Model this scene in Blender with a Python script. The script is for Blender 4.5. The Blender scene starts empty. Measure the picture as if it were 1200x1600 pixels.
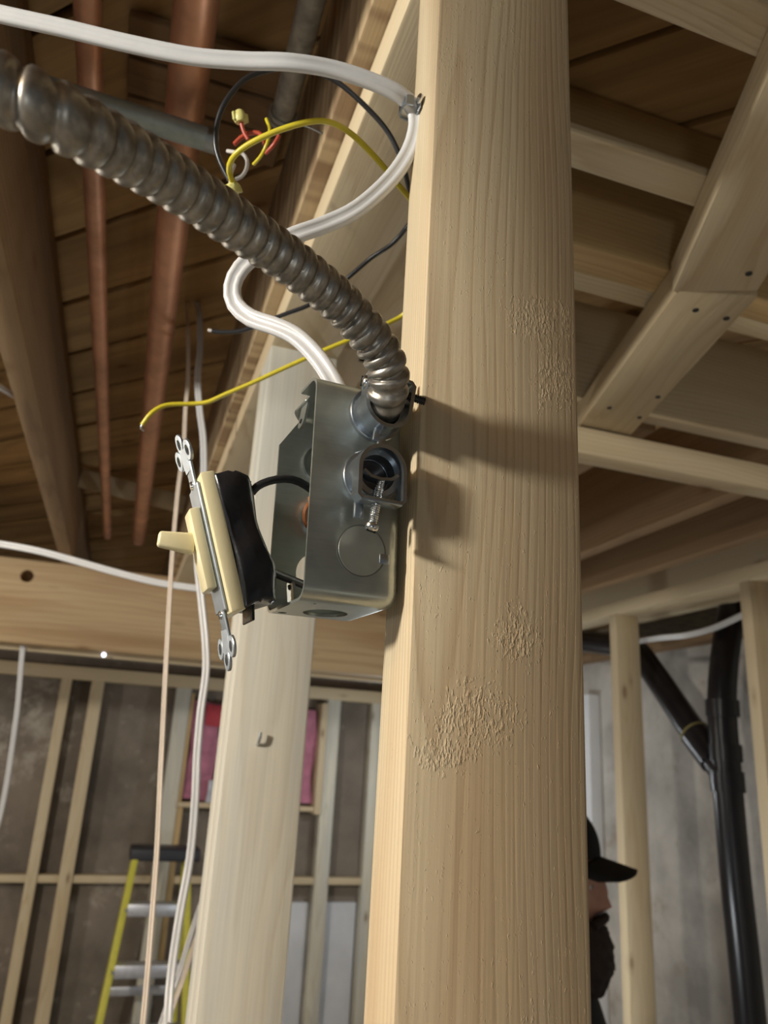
import bpy, bmesh, math, random
from mathutils import Vector, Matrix, Euler

random.seed(7)
scene = bpy.context.scene
COL = scene.collection

# ------------------------------------------------------------------ camera
cam_data = bpy.data.cameras.new('camera')
cam = bpy.data.objects.new('camera', cam_data)
COL.objects.link(cam)
M = ((0.94518, 0.14864, 0.29078), (-0.32179, 0.27216, 0.90685), (0.05565, -0.9507, 0.30507))
cam.matrix_world = Matrix(((M[0][0], -M[0][1], -M[0][2], 0.0),
                           (M[1][0], -M[1][1], -M[1][2], 0.0),
                           (M[2][0], -M[2][1], -M[2][2], 1.85),
                           (0, 0, 0, 1)))
cam_data.sensor_fit = 'VERTICAL'
cam_data.lens = 4.67
cam_data.sensor_height = 4.67 * 1600 / 1195
cam_data.sensor_width = cam_data.sensor_height * 0.75
cam_data.clip_start = 0.02
cam_data.dof.use_dof = True
cam_data.dof.focus_distance = 0.365
cam_data.dof.aperture_fstop = 2.3
scene.camera = cam

# ------------------------------------------------------------------ world, lamps, exposure
world = bpy.data.worlds.new('world')
scene.world = world
world.use_nodes = True
world.node_tree.nodes['Background'].inputs[0].default_value = (0.80, 0.90, 1.0, 1)
world.node_tree.nodes['Background'].inputs[1].default_value = 0.085

def lamp(name, loc, watts, radius, color):
    d = bpy.data.lights.new(name, 'POINT')
    d.energy = watts
    d.shadow_soft_size = radius
    d.color = color
    o = bpy.data.objects.new(name, d)
    o.location = loc
    COL.objects.link(o)
    return o

lamp('work_lamp', (-1.48, -0.07, 2.34), 150, 0.075, (1.0, 0.955, 0.865))
lamp('room_fill_behind', (-0.75, -1.50, 0.95), 13, 0.10, (0.92, 0.97, 0.98))  # unseen fill behind the camera, set low to brighten undersides
lamp('room_lamp_far', (-1.6, 2.35, 1.95), 24, 0.08, (1.0, 0.95, 0.85))
lamp('side_room_lamp', (0.95, 1.92, 1.30), 8, 0.06, (0.93, 0.98, 1.0))
lamp('side_wall_fill_far', (1.22, 3.25, 1.80), 7, 0.06, (0.88, 0.95, 1.0))  # added bluish fill, brightens the far part of the right wall
lamp('side_room_fill_near', (1.15, -1.00, 0.95), 2.2, 0.10, (1.0, 0.93, 0.80))  # added low fill for the framing at right, no fixture here

vs = scene.view_settings
vs.view_transform = 'Standard'
vs.look = 'None'
vs.exposure = 0.04
vs.gamma = 1.0
vs.use_curve_mapping = False

# ------------------------------------------------------------------ node helpers
class NT:
    def __init__(self, name):
        self.m = bpy.data.materials.new(name)
        self.m.use_nodes = True
        self.t = self.m.node_tree
        self.b = self.t.nodes['Principled BSDF']
    def n(self, kind, **kw):
        nd = self.t.nodes.new(kind)
        for k, v in kw.items():
            if k == 'ins':
                for a, b in v.items():
                    nd.inputs[a].default_value = b
            else:
                setattr(nd, k, v)
        return nd
    def l(self, a, b):
        self.t.links.new(a, b)
    def math(self, op, a, b=None, c=None, clamp=False):
        nd = self.n('ShaderNodeMath', operation=op)
        nd.use_clamp = clamp
        for i, v in enumerate((a, b, c)):
            if v is None: continue
            if isinstance(v, (int, float)): nd.inputs[i].default_value = v
            else: self.l(v, nd.inputs[i])
        return nd.outputs[0]
    def ramp(self, fac, stops, interp='LINEAR'):
        nd = self.n('ShaderNodeValToRGB')
        cr = nd.color_ramp
        cr.interpolation = interp
        while len(cr.elements) < len(stops): cr.elements.new(0.5)
        for e, (p, c) in zip(cr.elements, stops):
            e.position = p
            e.color = (c[0], c[1], c[2], 1) if isinstance(c, tuple) else (c, c, c, 1)
        self.l(fac, nd.inputs[0])
        return nd.outputs[0]
    def mix(self, fac, a, b, blend='MIX'):
        nd = self.n('ShaderNodeMix', data_type='RGBA', blend_type=blend)
        for i, v in ((0, fac), (6, a), (7, b)):
            if isinstance(v, (int, float)): nd.inputs[i].default_value = v
            elif isinstance(v, tuple): nd.inputs[i].default_value = (v[0], v[1], v[2], 1)
            else: self.l(v, nd.inputs[i])
        return nd.outputs[2]
    def noise(self, vec, scale, detail=2.0, rough=0.5):
        nd = self.n('ShaderNodeTexNoise', ins={'Scale': scale, 'Detail': detail, 'Roughness': rough})
        self.l(vec, nd.inputs['Vector'])
        return nd.outputs['Fac']
    def coords(self, offset=True):
        tc = self.n('ShaderNodeTexCoord')
        if not offset: return tc.outputs['Object']
        oi = self.n('ShaderNodeObjectInfo')
        r = self.math('MULTIPLY', oi.outputs['Random'], 37.0)
        cx = self.n('ShaderNodeCombineXYZ')
        self.l(r, cx.inputs[0]); self.l(r, cx.inputs[1]); self.l(r, cx.inputs[2])
        ad = self.n('ShaderNodeVectorMath', operation='ADD')
        self.l(tc.outputs['Object'], ad.inputs[0]); self.l(cx.outputs[0], ad.inputs[1])
        return ad.outputs[0]
    def scaled(self, vec, s, loc=(0, 0, 0), rot=(0, 0, 0)):
        mp = self.n('ShaderNodeMapping')
        mp.inputs['Scale'].default_value = s
        mp.inputs['Location'].default_value = loc
        mp.inputs['Rotation'].default_value = rot
        self.l(vec, mp.inputs['Vector'])
        return mp.outputs[0]
    def bump(self, h, strength, dist):
        nd = self.n('ShaderNodeBump', ins={'Strength': strength, 'Distance': dist})
        self.l(h, nd.inputs['Height'])
        self.l(nd.outputs[0], self.b.inputs['Normal'])

def plain(name, color, rough=0.5, metal=0.0, var=0.0, var_scale=30, bump=0.0, coat=0.0, emit=0.0):
    w = NT(name)
    w.b.inputs['Roughness'].default_value = rough
    w.b.inputs['Metallic'].default_value = metal
    v = w.coords()
    f = w.noise(v, var_scale, 4, 0.6)
    d = tuple(c * (1 - var) for c in color)
    l = tuple(min(1.0, c * (1 + var)) for c in color)
    w.l(w.ramp(f, [(0.3, d), (0.7, l)]), w.b.inputs['Base Color'])
    if bump: w.bump(f, 0.5, bump)
    if coat: w.b.inputs['Coat Weight'].default_value = coat
    if emit:
        w.b.inputs['Emission Color'].default_value = (*color, 1)
        w.b.inputs['Emission Strength'].default_value = emit
    return w.m

def wood(name, early, late, stain, ring=150.0, knots=0.0, tear=0.0, stripes=0.0, rough=0.65, streak=0.5, waver=0.012, center=(0.02, 0.09), shift=True, patches=()):
    """long axis = local Z, metres"""
    w = NT(name)
    w.b.inputs['Roughness'].default_value = rough
    v = w.coords(shift)
    raw = w.n('ShaderNodeTexCoord').outputs['Object']
    # slow wander of the pith along the board
    wob = w.n('ShaderNodeTexNoise', ins={'Scale': 1.0, 'Detail': 2.0, 'Roughness': 0.45})
    w.l(w.scaled(v, (6.0, 6.0, 1.9)), wob.inputs['Vector'])
    sub = w.n('ShaderNodeVectorMath', operation='SUBTRACT'); w.l(wob.outputs['Color'], sub.inputs[0]); sub.inputs[1].default_value = (0.5, 0.5, 0.5)
    scl = w.n('ShaderNodeVectorMath', operation='SCALE'); w.l(sub.outputs[0], scl.inputs[0]); scl.inputs['Scale'].default_value = waver * 6
    add = w.n('ShaderNodeVectorMath', operation='ADD'); w.l(raw, add.inputs[0]); w.l(scl.outputs[0], add.inputs[1])
    sep = w.n('ShaderNodeSeparateXYZ'); w.l(add.outputs[0], sep.inputs[0])
    dx = w.math('ADD', sep.outputs[0], center[0]); dy = w.math('ADD', sep.outputs[1], center[1])
    rad = w.math('SQRT', w.math('ADD', w.math('MULTIPLY', dx, dx), w.math('MULTIPLY', dy, dy)))
    fine = w.noise(w.scaled(v, (120, 120, 3)), 1.0, 3, 0.6)
    phase = w.math('ADD', w.math('MULTIPLY', rad, ring), w.math('MULTIPLY', fine, 0.7))
    saw = w.math('FRACT', phase)
    band = w.ramp(saw, [(0.0, 0.0), (0.55, 0.12), (0.88, 1.0), (1.0, 0.0)])
    fib = w.noise(w.scaled(v, (420, 420, 7)), 1.0, 2, 0.5)
    amt = w.math('MULTIPLY', band, w.math('ADD', w.math('MULTIPLY', w.noise(w.scaled(v, (14, 14, 1.6)), 1.0, 2), 1.1), -0.18, clamp=True), clamp=True)
    col = w.mix(amt, early, late)
    st = w.ramp(w.noise(w.scaled(v, (16, 16, 1.3)), 1.0, 3, 0.55), [(0.42, 0.0), (0.68, 1.0)])
    col = w.mix(w.math('MULTIPLY', st, streak), col, stain)
    col = w.mix(w.math('MULTIPLY', w.math('SUBTRACT', fib, 0.35), 0.35, clamp=True), col, tuple(c * 0.45 for c in late))
    height = w.math('ADD', w.math('MULTIPLY', band, -0.14), w.math('MULTIPLY', fib, 0.5))
    if stripes:
        wv = w.n('ShaderNodeTexNoise', ins={'Scale': 1.0, 'Detail': 1.0}); w.l(w.scaled(v, (2, 2, 42)), wv.inputs['Vector'])
        sm = w.ramp(wv.outputs['Fac'], [(0.44, 0.0), (0.58, 1.0)])
        col = w.mix(w.math('MULTIPLY', sm, stripes), col, (0.50, 0.38, 0.22))
    if knots:
        vo = w.n('ShaderNodeTexVoronoi', feature='F1', ins={'Scale': 1.0, 'Randomness': 1.0})
        w.l(w.scaled(v, (11, 11, 4.2)), vo.inputs['Vector'])
        kn = w.ramp(vo.outputs['Distance'], [(0.0, 1.0), (0.06, 0.9), (0.10, 0.3), (0.17, 0.0)])
        col = w.mix(w.math('MULTIPLY', kn, knots), col, (0.16, 0.07, 0.025))
    if tear:
        mask = w.ramp(w.noise(w.scaled(v, (11, 11, 7)), 1.0, 4, 0.65), [(0.50, 0.05), (0.70, 1.0)])
        chips = w.noise(w.scaled(v, (720, 720, 330)), 1.0, 2, 0.6)
        mask = w.math('MULTIPLY', mask, 0.30)
        sp = w.n('ShaderNodeSeparateXYZ'); w.l(raw, sp.inputs[0])
        rag = w.math('MULTIPLY', w.math('SUBTRACT', w.noise(w.scaled(v, (70, 70, 45)), 1.0, 4, 0.65), 0.5), 3.4)
        for px, pz, sx, sz in patches:
            ax = w.math('DIVIDE', w.math('SUBTRACT', sp.outputs[0], px), sx); az = w.math('DIVIDE', w.math('SUBTRACT', sp.outputs[2], pz), sz)
            d2 = w.math('ADD', w.math('ADD', w.math('MULTIPLY', ax, ax), w.math('MULTIPLY', az, az)), rag)
            mask = w.math('MAXIMUM', mask, w.ramp(w.math('MULTIPLY', d2, 0.5), [(0.0, 1.0), (1.0, 0.0)]))
        lift = w.math('SUBTRACT', chips, w.math('SUBTRACT', 0.66, w.math('MULTIPLY', mask, 0.26)), clamp=True)
        height = w.math('ADD', height, w.math('MULTIPLY', lift, tear * 4.0))
    w.l(col, w.b.inputs['Base Color'])
    w.bump(height, 0.55, 0.0006)
    return w.m

PINE = wood('pine', (0.61, 0.51, 0.34), (0.42, 0.28, 0.14), (0.56, 0.42, 0.25), knots=0.7, ring=130)
TEARS = ((0.0235, 2.079, 0.021, 0.014), (0.030, 2.045, 0.013, 0.018), (-0.012, 1.869, 0.020, 0.016), (-0.028, 1.853, 0.014, 0.008), (0.008, 1.908, 0.012, 0.012))
STUDM = wood('pine_planed', (0.58, 0.485, 0.325), (0.29, 0.18, 0.085), (0.43, 0.285, 0.15), ring=300, tear=1.15, streak=0.7, waver=0.007, knots=0.0, center=(0.03, 0.055), shift=False, patches=TEARS)
PALE = wood('pine_grey', (0.65, 0.61, 0.50), (0.49, 0.40, 0.27), (0.48, 0.50, 0.48), knots=0.75, ring=95, streak=0.85)
ORANGE = wood('pine_orange', (0.54, 0.38, 0.18), (0.38, 0.22, 0.09), (0.42, 0.28, 0.13), knots=0.6)
OLD = wood('old_joist', (0.30, 0.19, 0.095), (0.16, 0.085, 0.04), (0.17, 0.095, 0.045), ring=90, knots=0.6, rough=0.85)
OLDMARK = wood('old_joist_marked', (0.30, 0.20, 0.11), (0.17, 0.10, 0.05), (0.20, 0.13, 0.07), ring=90, stripes=0.75, rough=0.9)
SUB = wood('subfloor', (0.52, 0.33, 0.14), (0.30, 0.18, 0.07), (0.24, 0.14, 0.055), ring=70, knots=0.9, rough=0.85, streak=0.8)
BEAMW = wood('beam_wood', (0.54, 0.39, 0.22), (0.34, 0.20, 0.09), (0.40, 0.25, 0.12), ring=60, knots=0.7, streak=0.9, rough=0.75)

STEEL = plain('galvanised_steel', (0.43, 0.455, 0.43), 0.36, 0.85, 0.16, 45, 0.0)
def steel_streak():
    w = NT('galvanised_box_steel')
    v = w.coords()
    a = w.noise(v, 38, 3, 0.6)
    b = w.noise(w.scaled(v, (60, 60, 900)), 1.0, 2, 0.5)
    f = w.math('ADD', w.math('MULTIPLY', a, 0.8), w.math('MULTIPLY', b, 0.2))
    w.l(w.ramp(f, [(0.3, (0.32, 0.345, 0.32)), (0.7, (0.47, 0.505, 0.47))]), w.b.inputs['Base Color'])
    w.l(w.ramp(f, [(0.3, 0.30), (0.7, 0.42)]), w.b.inputs['Roughness'])
    w.b.inputs['Metallic'].default_value = 0.8
    w.bump(b, 0.25, 0.0002)
    return w.m
BOXM = steel_streak()
ZINC = plain('zinc_casting', (0.42, 0.46, 0.50), 0.28, 0.95, 0.12, 120, 0.0002)
SCREWM = plain('screw_steel', (0.62, 0.64, 0.64), 0.22, 1.0, 0.1, 200)
DARKSCREW = plain('dark_screw', (0.05, 0.05, 0.05), 0.4, 0.8, 0.1, 200)
YOKE = plain('yoke_steel', (0.40, 0.44, 0.48), 0.42, 0.95, 0.12, 150, 0.0002)
FLEX = plain('flex_conduit_steel', (0.32, 0.30, 0.265), 0.40, 0.85, 0.30, 160, 0.0002)
GREYC = plain('weathered_conduit', (0.36, 0.34, 0.29), 0.65, 0.3, 0.35, 60, 0.0005)
EMT = plain('emt_steel', (0.36, 0.42, 0.42), 0.5, 0.5, 0.12, 60)
COPPER = plain('copper', (0.62, 0.33, 0.21), 0.42, 0.55, 0.25, 14)
IVORY = plain('ivory_plastic', (0.74, 0.66, 0.41), 0.35, 0.0, 0.03, 20)
TAPE = plain('black_tape', (0.012, 0.012, 0.014), 0.28, 0.0, 0.3, 40, 0.002)
WHITEC = plain('white_cable_jacket', (0.60, 0.60, 0.60), 0.32, 0.0, 0.03, 60)
BEIGEC = plain('beige_cable_jacket', (0.66, 0.56, 0.46), 0.4, 0.0, 0.05, 60)
YELLOW = plain('yellow_insulation', (0.60, 0.50, 0.03), 0.35, 0.0, 0.08, 80)
PALEYEL = plain('pale_yellow_plastic', (0.62, 0.58, 0.20), 0.45, 0.0, 0.05, 80)
REDI = plain('red_insulation', (0.45, 0.07, 0.035), 0.4, 0.0, 0.05, 80)
BLACKI = plain('black_insulation', (0.022, 0.022, 0.024), 0.35, 0.0, 0.1, 80)
WHITEI = plain('white_insulation', (0.62, 0.58, 0.54), 0.4, 0.0, 0.05, 80)
ABS = plain('black_pipe', (0.009, 0.008, 0.010), 0.30, 0.0, 0.25, 20)
PINK = plain('pink_insulation', (0.42, 0.16, 0.23), 0.9, 0.0, 0.25, 18, 0.01)
REDM = plain('red_plastic', (0.42, 0.03, 0.045), 0.5, 0.0, 0.1, 30)
FILM = plain('plastic_film', (0.48, 0.48, 0.52), 0.3, 0.0, 0.15, 30, 0.004)
LADY = plain('yellow_fiberglass', (0.56, 0.52, 0.06), 0.5, 0.0, 0.08, 40)
ALU = plain('aluminium', (0.52, 0.53, 0.57), 0.4, 0.7, 0.1, 60)
BLACKP = plain('black_plastic', (0.02, 0.021, 0.028), 0.5, 0.0, 0.1, 50)
HATM = plain('black_cap_cloth', (0.008, 0.008, 0.009), 0.9, 0.0, 0.2, 200)
JACKET = plain('black_jacket', (0.010, 0.010, 0.014), 0.9, 0.0, 0.2, 100)
TROUS = plain('dark_trousers', (0.03, 0.035, 0.05), 0.9, 0.0, 0.2, 100)
SKIN = plain('skin', (0.46, 0.24, 0.18), 0.5, 0.0, 0.10, 60)
HAIR = plain('dark_beard_hair', (0.028, 0.017, 0.014), 0.8, 0.0, 0.5, 300, 0.004)
BOOT = plain('boot_leather', (0.06, 0.04, 0.02), 0.6, 0.0, 0.2, 60)
EYE = plain('eye_white', (0.6, 0.6, 0.58), 0.2)
LED = plain('led_glow', (0.75, 0.8, 1.0), 0.4, 0.0, 0.0, 10, 0, 0, 6.0)
HOLE = plain('drilled_dark_hole', (0.01, 0.008, 0.006), 0.9)

def concrete(name, base, light, amt):
    w = NT(name)
    v = w.coords(False)
    a = w.noise(v, 2.6, 6, 0.62)
    b = w.noise(v, 22, 4, 0.6)
    col = w.ramp(a, [(0.34, tuple(c * 0.62 for c in base)), (0.52, base), (0.66, tuple(c * 1.2 for c in base))])
    pat = w.math('MULTIPLY', w.ramp(w.noise(v, 4.2, 5, 0.7), [(0.56, 0.0), (0.68, 1.0)]), amt)
    col = w.mix(pat, col, light)
    w.l(col, w.b.inputs['Base Color'])
    w.b.inputs['Roughness'].default_value = 0.9
    w.bump(b, 0.5, 0.006)
    return w.m
CONC = concrete('old_concrete', (0.205, 0.17, 0.135), (0.44, 0.40, 0.34), 0.75)
PAINT = concrete('painted_concrete', (0.46, 0.43, 0.39), (0.27, 0.21, 0.15), 0.6)
FLOORM = concrete('floor_concrete', (0.30, 0.29, 0.27), (0.40, 0.38, 0.36), 0.5)

# ------------------------------------------------------------------ mesh helpers
def smooth(me, ang=35):
    for p in me.polygons: p.use_smooth = True
    me.set_sharp_from_angle(angle=math.radians(ang))

def link(name, bm, mat, parent=None, matrix=None, ang=35):
    me = bpy.data.meshes.new(name)
    bmesh.ops.recalc_face_normals(bm, faces=bm.faces)
    bm.to_mesh(me); bm.free()
    if mat: me.materials.append(mat)
    smooth(me, ang)
    o = bpy.data.objects.new(name, me)
    COL.objects.link(o)
    if parent: o.parent = parent
    if matrix is not None: o.matrix_local = matrix
    return o

def tag(o, label, cat, group=None):
    o['label'] = label; o['category'] = cat
    if group: o['group'] = group
    return o
def struct(o):
    o['kind'] = 'structure'
    return o
def empty(name, loc=(0, 0, 0), rot=None):
    o = bpy.data.objects.new(name, None)
    o.empty_display_size = 0.05
    COL.objects.link(o)
    o.matrix_world = Matrix.Translation(Vector(loc)) if rot is None else rot
    return o

def box_bm(sx, sy, sz, bevel=0.0, seg=2, center=(0, 0, 0), bm=None):
    bm2 = bmesh.new()
    bmesh.ops.create_cube(bm2, size=1.0)
    bmesh.ops.scale(bm2, vec=(sx, sy, sz), verts=bm2.verts)
    if bevel:
        bmesh.ops.bevel(bm2, geom=bm2.edges[:], offset=bevel, segments=seg, profile=0.5, affect='EDGES')
    bmesh.ops.translate(bm2, vec=center, verts=bm2.verts)
    if bm is None: return bm2
    merge(bm, bm2)
    return bm
def merge(bm, other, matrix=None):
    if matrix is not None: bmesh.ops.transform(other, matrix=matrix, verts=other.verts)
    me = bpy.data.meshes.new('tmp'); other.to_mesh(me); other.free()
    bm.from_mesh(me); bpy.data.meshes.remove(me)

def frame(z, x):
    z = Vector(z).normalized(); x = Vector(x); x = (x - z * x.dot(z)).normalized(); y = z.cross(x)
    return Matrix((x, y, z)).transposed()

def board(name, p0, p1, width, thick, wdir, mat, parent=None, bevel=0.0025):
    """board from p0 to p1 (centre line); width along wdir"""
    p0 = Vector(p0); p1 = Vector(p1)
    L = (p1 - p0).length
    R = frame(p1 - p0, wdir)
    bm = box_bm(width, thick, L, bevel, 2, (0, 0, L / 2))
    mw = Matrix.Translation(p0) @ R.to_4x4()
    o = link(name, bm, mat, None, None)
    if parent:
        o.parent = parent
        o.matrix_local = parent.matrix_world.inverted() @ mw if parent.matrix_world != Matrix() else mw
    else:
        o.matrix_world = mw
    return o

def span(name, x, y, z, axis, mat, parent=None, bevel=0.0025):
    """axis-aligned board from ranges; axis = long axis letter"""
    cx, cy, cz = sum(x) / 2, sum(y) / 2, sum(z) / 2
    dx, dy, dz = x[1] - x[0], y[1] - y[0], z[1] - z[0]
    if axis == 'X': return board(name, (x[0], cy, cz), (x[1], cy, cz), dy, dz, (0, 1, 0), mat, parent, bevel)
    if axis == 'Y': return board(name, (cx, y[0], cz), (cx, y[1], cz), dx, dz, (1, 0, 0), mat, parent, bevel)
    return board(name, (cx, cy, z[0]), (cx, cy, z[1]), dx, dy, (1, 0, 0), mat, parent, bevel)

def catmull(pts, step):
    pts = [Vector(p) for p in pts]
    out = []
    n = len(pts)
    for i in range(n - 1):
        a = pts[i - 1] if i > 0 else pts[0] * 2 - pts[1]
        b, c = pts[i], pts[i + 1]
        d = pts[i + 2] if i + 2 < n else pts[-1] * 2 - pts[-2]
        k = max(2, int((c - b).length / step))
        for j in range(k):
            t = j / k
            out.append(0.5 * ((2 * b) + (c - a) * t + (2 * a - 5 * b + 4 * c - d) * t * t + (3 * b - a - 3 * c + d) * t ** 3))
    out.append(pts[-1])
    return out

def sweep(pts, prof, hint=None, radial=None, cap=True):
    """sweep a closed profile [(x,y)] along pts; hint = vector the profile's y axis leans to"""
    bm = bmesh.new()
    n = len(pts); rings = []; s = 0.0
    tang = [((pts[min(i + 1, n - 1)] - pts[max(i - 1, 0)]).normalized()) for i in range(n)]
    y = None
    for i in range(n):
        t = tang[i]
        if hint is not None: y = Vector(hint)
        elif y is None: y = Vector((0, 0, 1)) if abs(t.z) < 0.9 else Vector((1, 0, 0))
        y = (y - t * y.dot(t)).normalized(); x = y.cross(t)
        if i: s += (pts[i] - pts[i - 1]).length
        ring = []
        for k, (px, py) in enumerate(prof):
            f = radial(s, k / len(prof)) if radial else 1.0
            ring.append(bm.verts.new(pts[i] + x * px * f + y * py * f))
        rings.append(ring)
    m = len(prof)
    for a, b in zip(rings, rings[1:]):
        for k in range(m):
            bm.faces.new((a[k], a[(k + 1) % m], b[(k + 1) % m], b[k]))
    if cap:
        bm.faces.new(rings[0][::-1]); bm.faces.new(rings[-1])
    return bm
def circle(r, n=12): return [(r * math.cos(2 * math.pi * k / n), r * math.sin(2 * math.pi * k / n)) for k in range(n)]
def oval(w, t, n=20, groove=0.0):
    pr = []
    for k in range(n):
        a = 2 * math.pi * k / n
        c, s_ = math.cos(a), math.sin(a)
        x = w / 2 * (abs(c) ** 0.75) * (1 if c >= 0 else -1)
        yy = t / 2 * (abs(s_) ** 0.7) * (1 if s_ >= 0 else -1)
        g = 1 - groove * math.exp(-(x / (w * 0.14)) ** 2)
        pr.append((x, yy * g))
    return pr
def wire(name, pts, r, mat, parent=None, step=0.006, n=10):
    return link(name, sweep(catmull(pts, step), circle(r, n)), mat, parent, None, 60)
def cable(name, pts, w, t, mat, hint, parent=None, step=0.006):
    return link(name, sweep(catmull(pts, step), oval(w, t, 32, 0.42), hint), mat, parent, None, 60)
def lathe_bm(prof, n=32):
    """prof [(r,z)] revolved about z (closed if ends at r=0)"""
    bm = bmesh.new(); rings = []
    for r, z in prof:
        if r < 1e-7: rings.append([bm.verts.new((0, 0, z))])
        else: rings.append([bm.verts.new((r * math.cos(2 * math.pi * k / n), r * math.sin(2 * math.pi * k / n), z)) for k in range(n)])
    for a, b in zip(rings, rings[1:]):
        for k in range(n):
            k2 = (k + 1) % n
            if len(a) == 1 and len(b) == 1: continue
            if len(a) == 1: bm.faces.new((a[0], b[k], b[k2]))
            elif len(b) == 1: bm.faces.new((a[k], b[0], a[k2]))
            else: bm.faces.new((a[k], a[k2], b[k2], b[k]))
    return bm
def cut(o, cutters):
    """boolean-difference the cutters out of o and bake"""
    for c in cutters:
        md = o.modifiers.new('cut', 'BOOLEAN'); md.operation = 'DIFFERENCE'; md.solver = 'EXACT'; md.object = c
    bpy.context.view_layer.update()
    dg = bpy.context.evaluated_depsgraph_get()
    me = bpy.data.meshes.new_from_object(o.evaluated_get(dg))
    o.modifiers.clear()
    o.data = me
    smooth(me, 35)
    for c in cutters: bpy.data.objects.remove(c, do_unlink=True)
def axis_cyl(p, d, r, h, n=32):
    """temporary cutter cylinder centred at p along d"""
    bm = bmesh.new()
    bmesh.ops.create_cone(bm, cap_ends=True, segments=n, radius1=r, radius2=r, depth=h)
    o = link('cutter', bm, None)
    o.matrix_world = Matrix.Translation(Vector(p)) @ frame(d, (1, 0.3, 0.2)).to_4x4()
    return o

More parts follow.
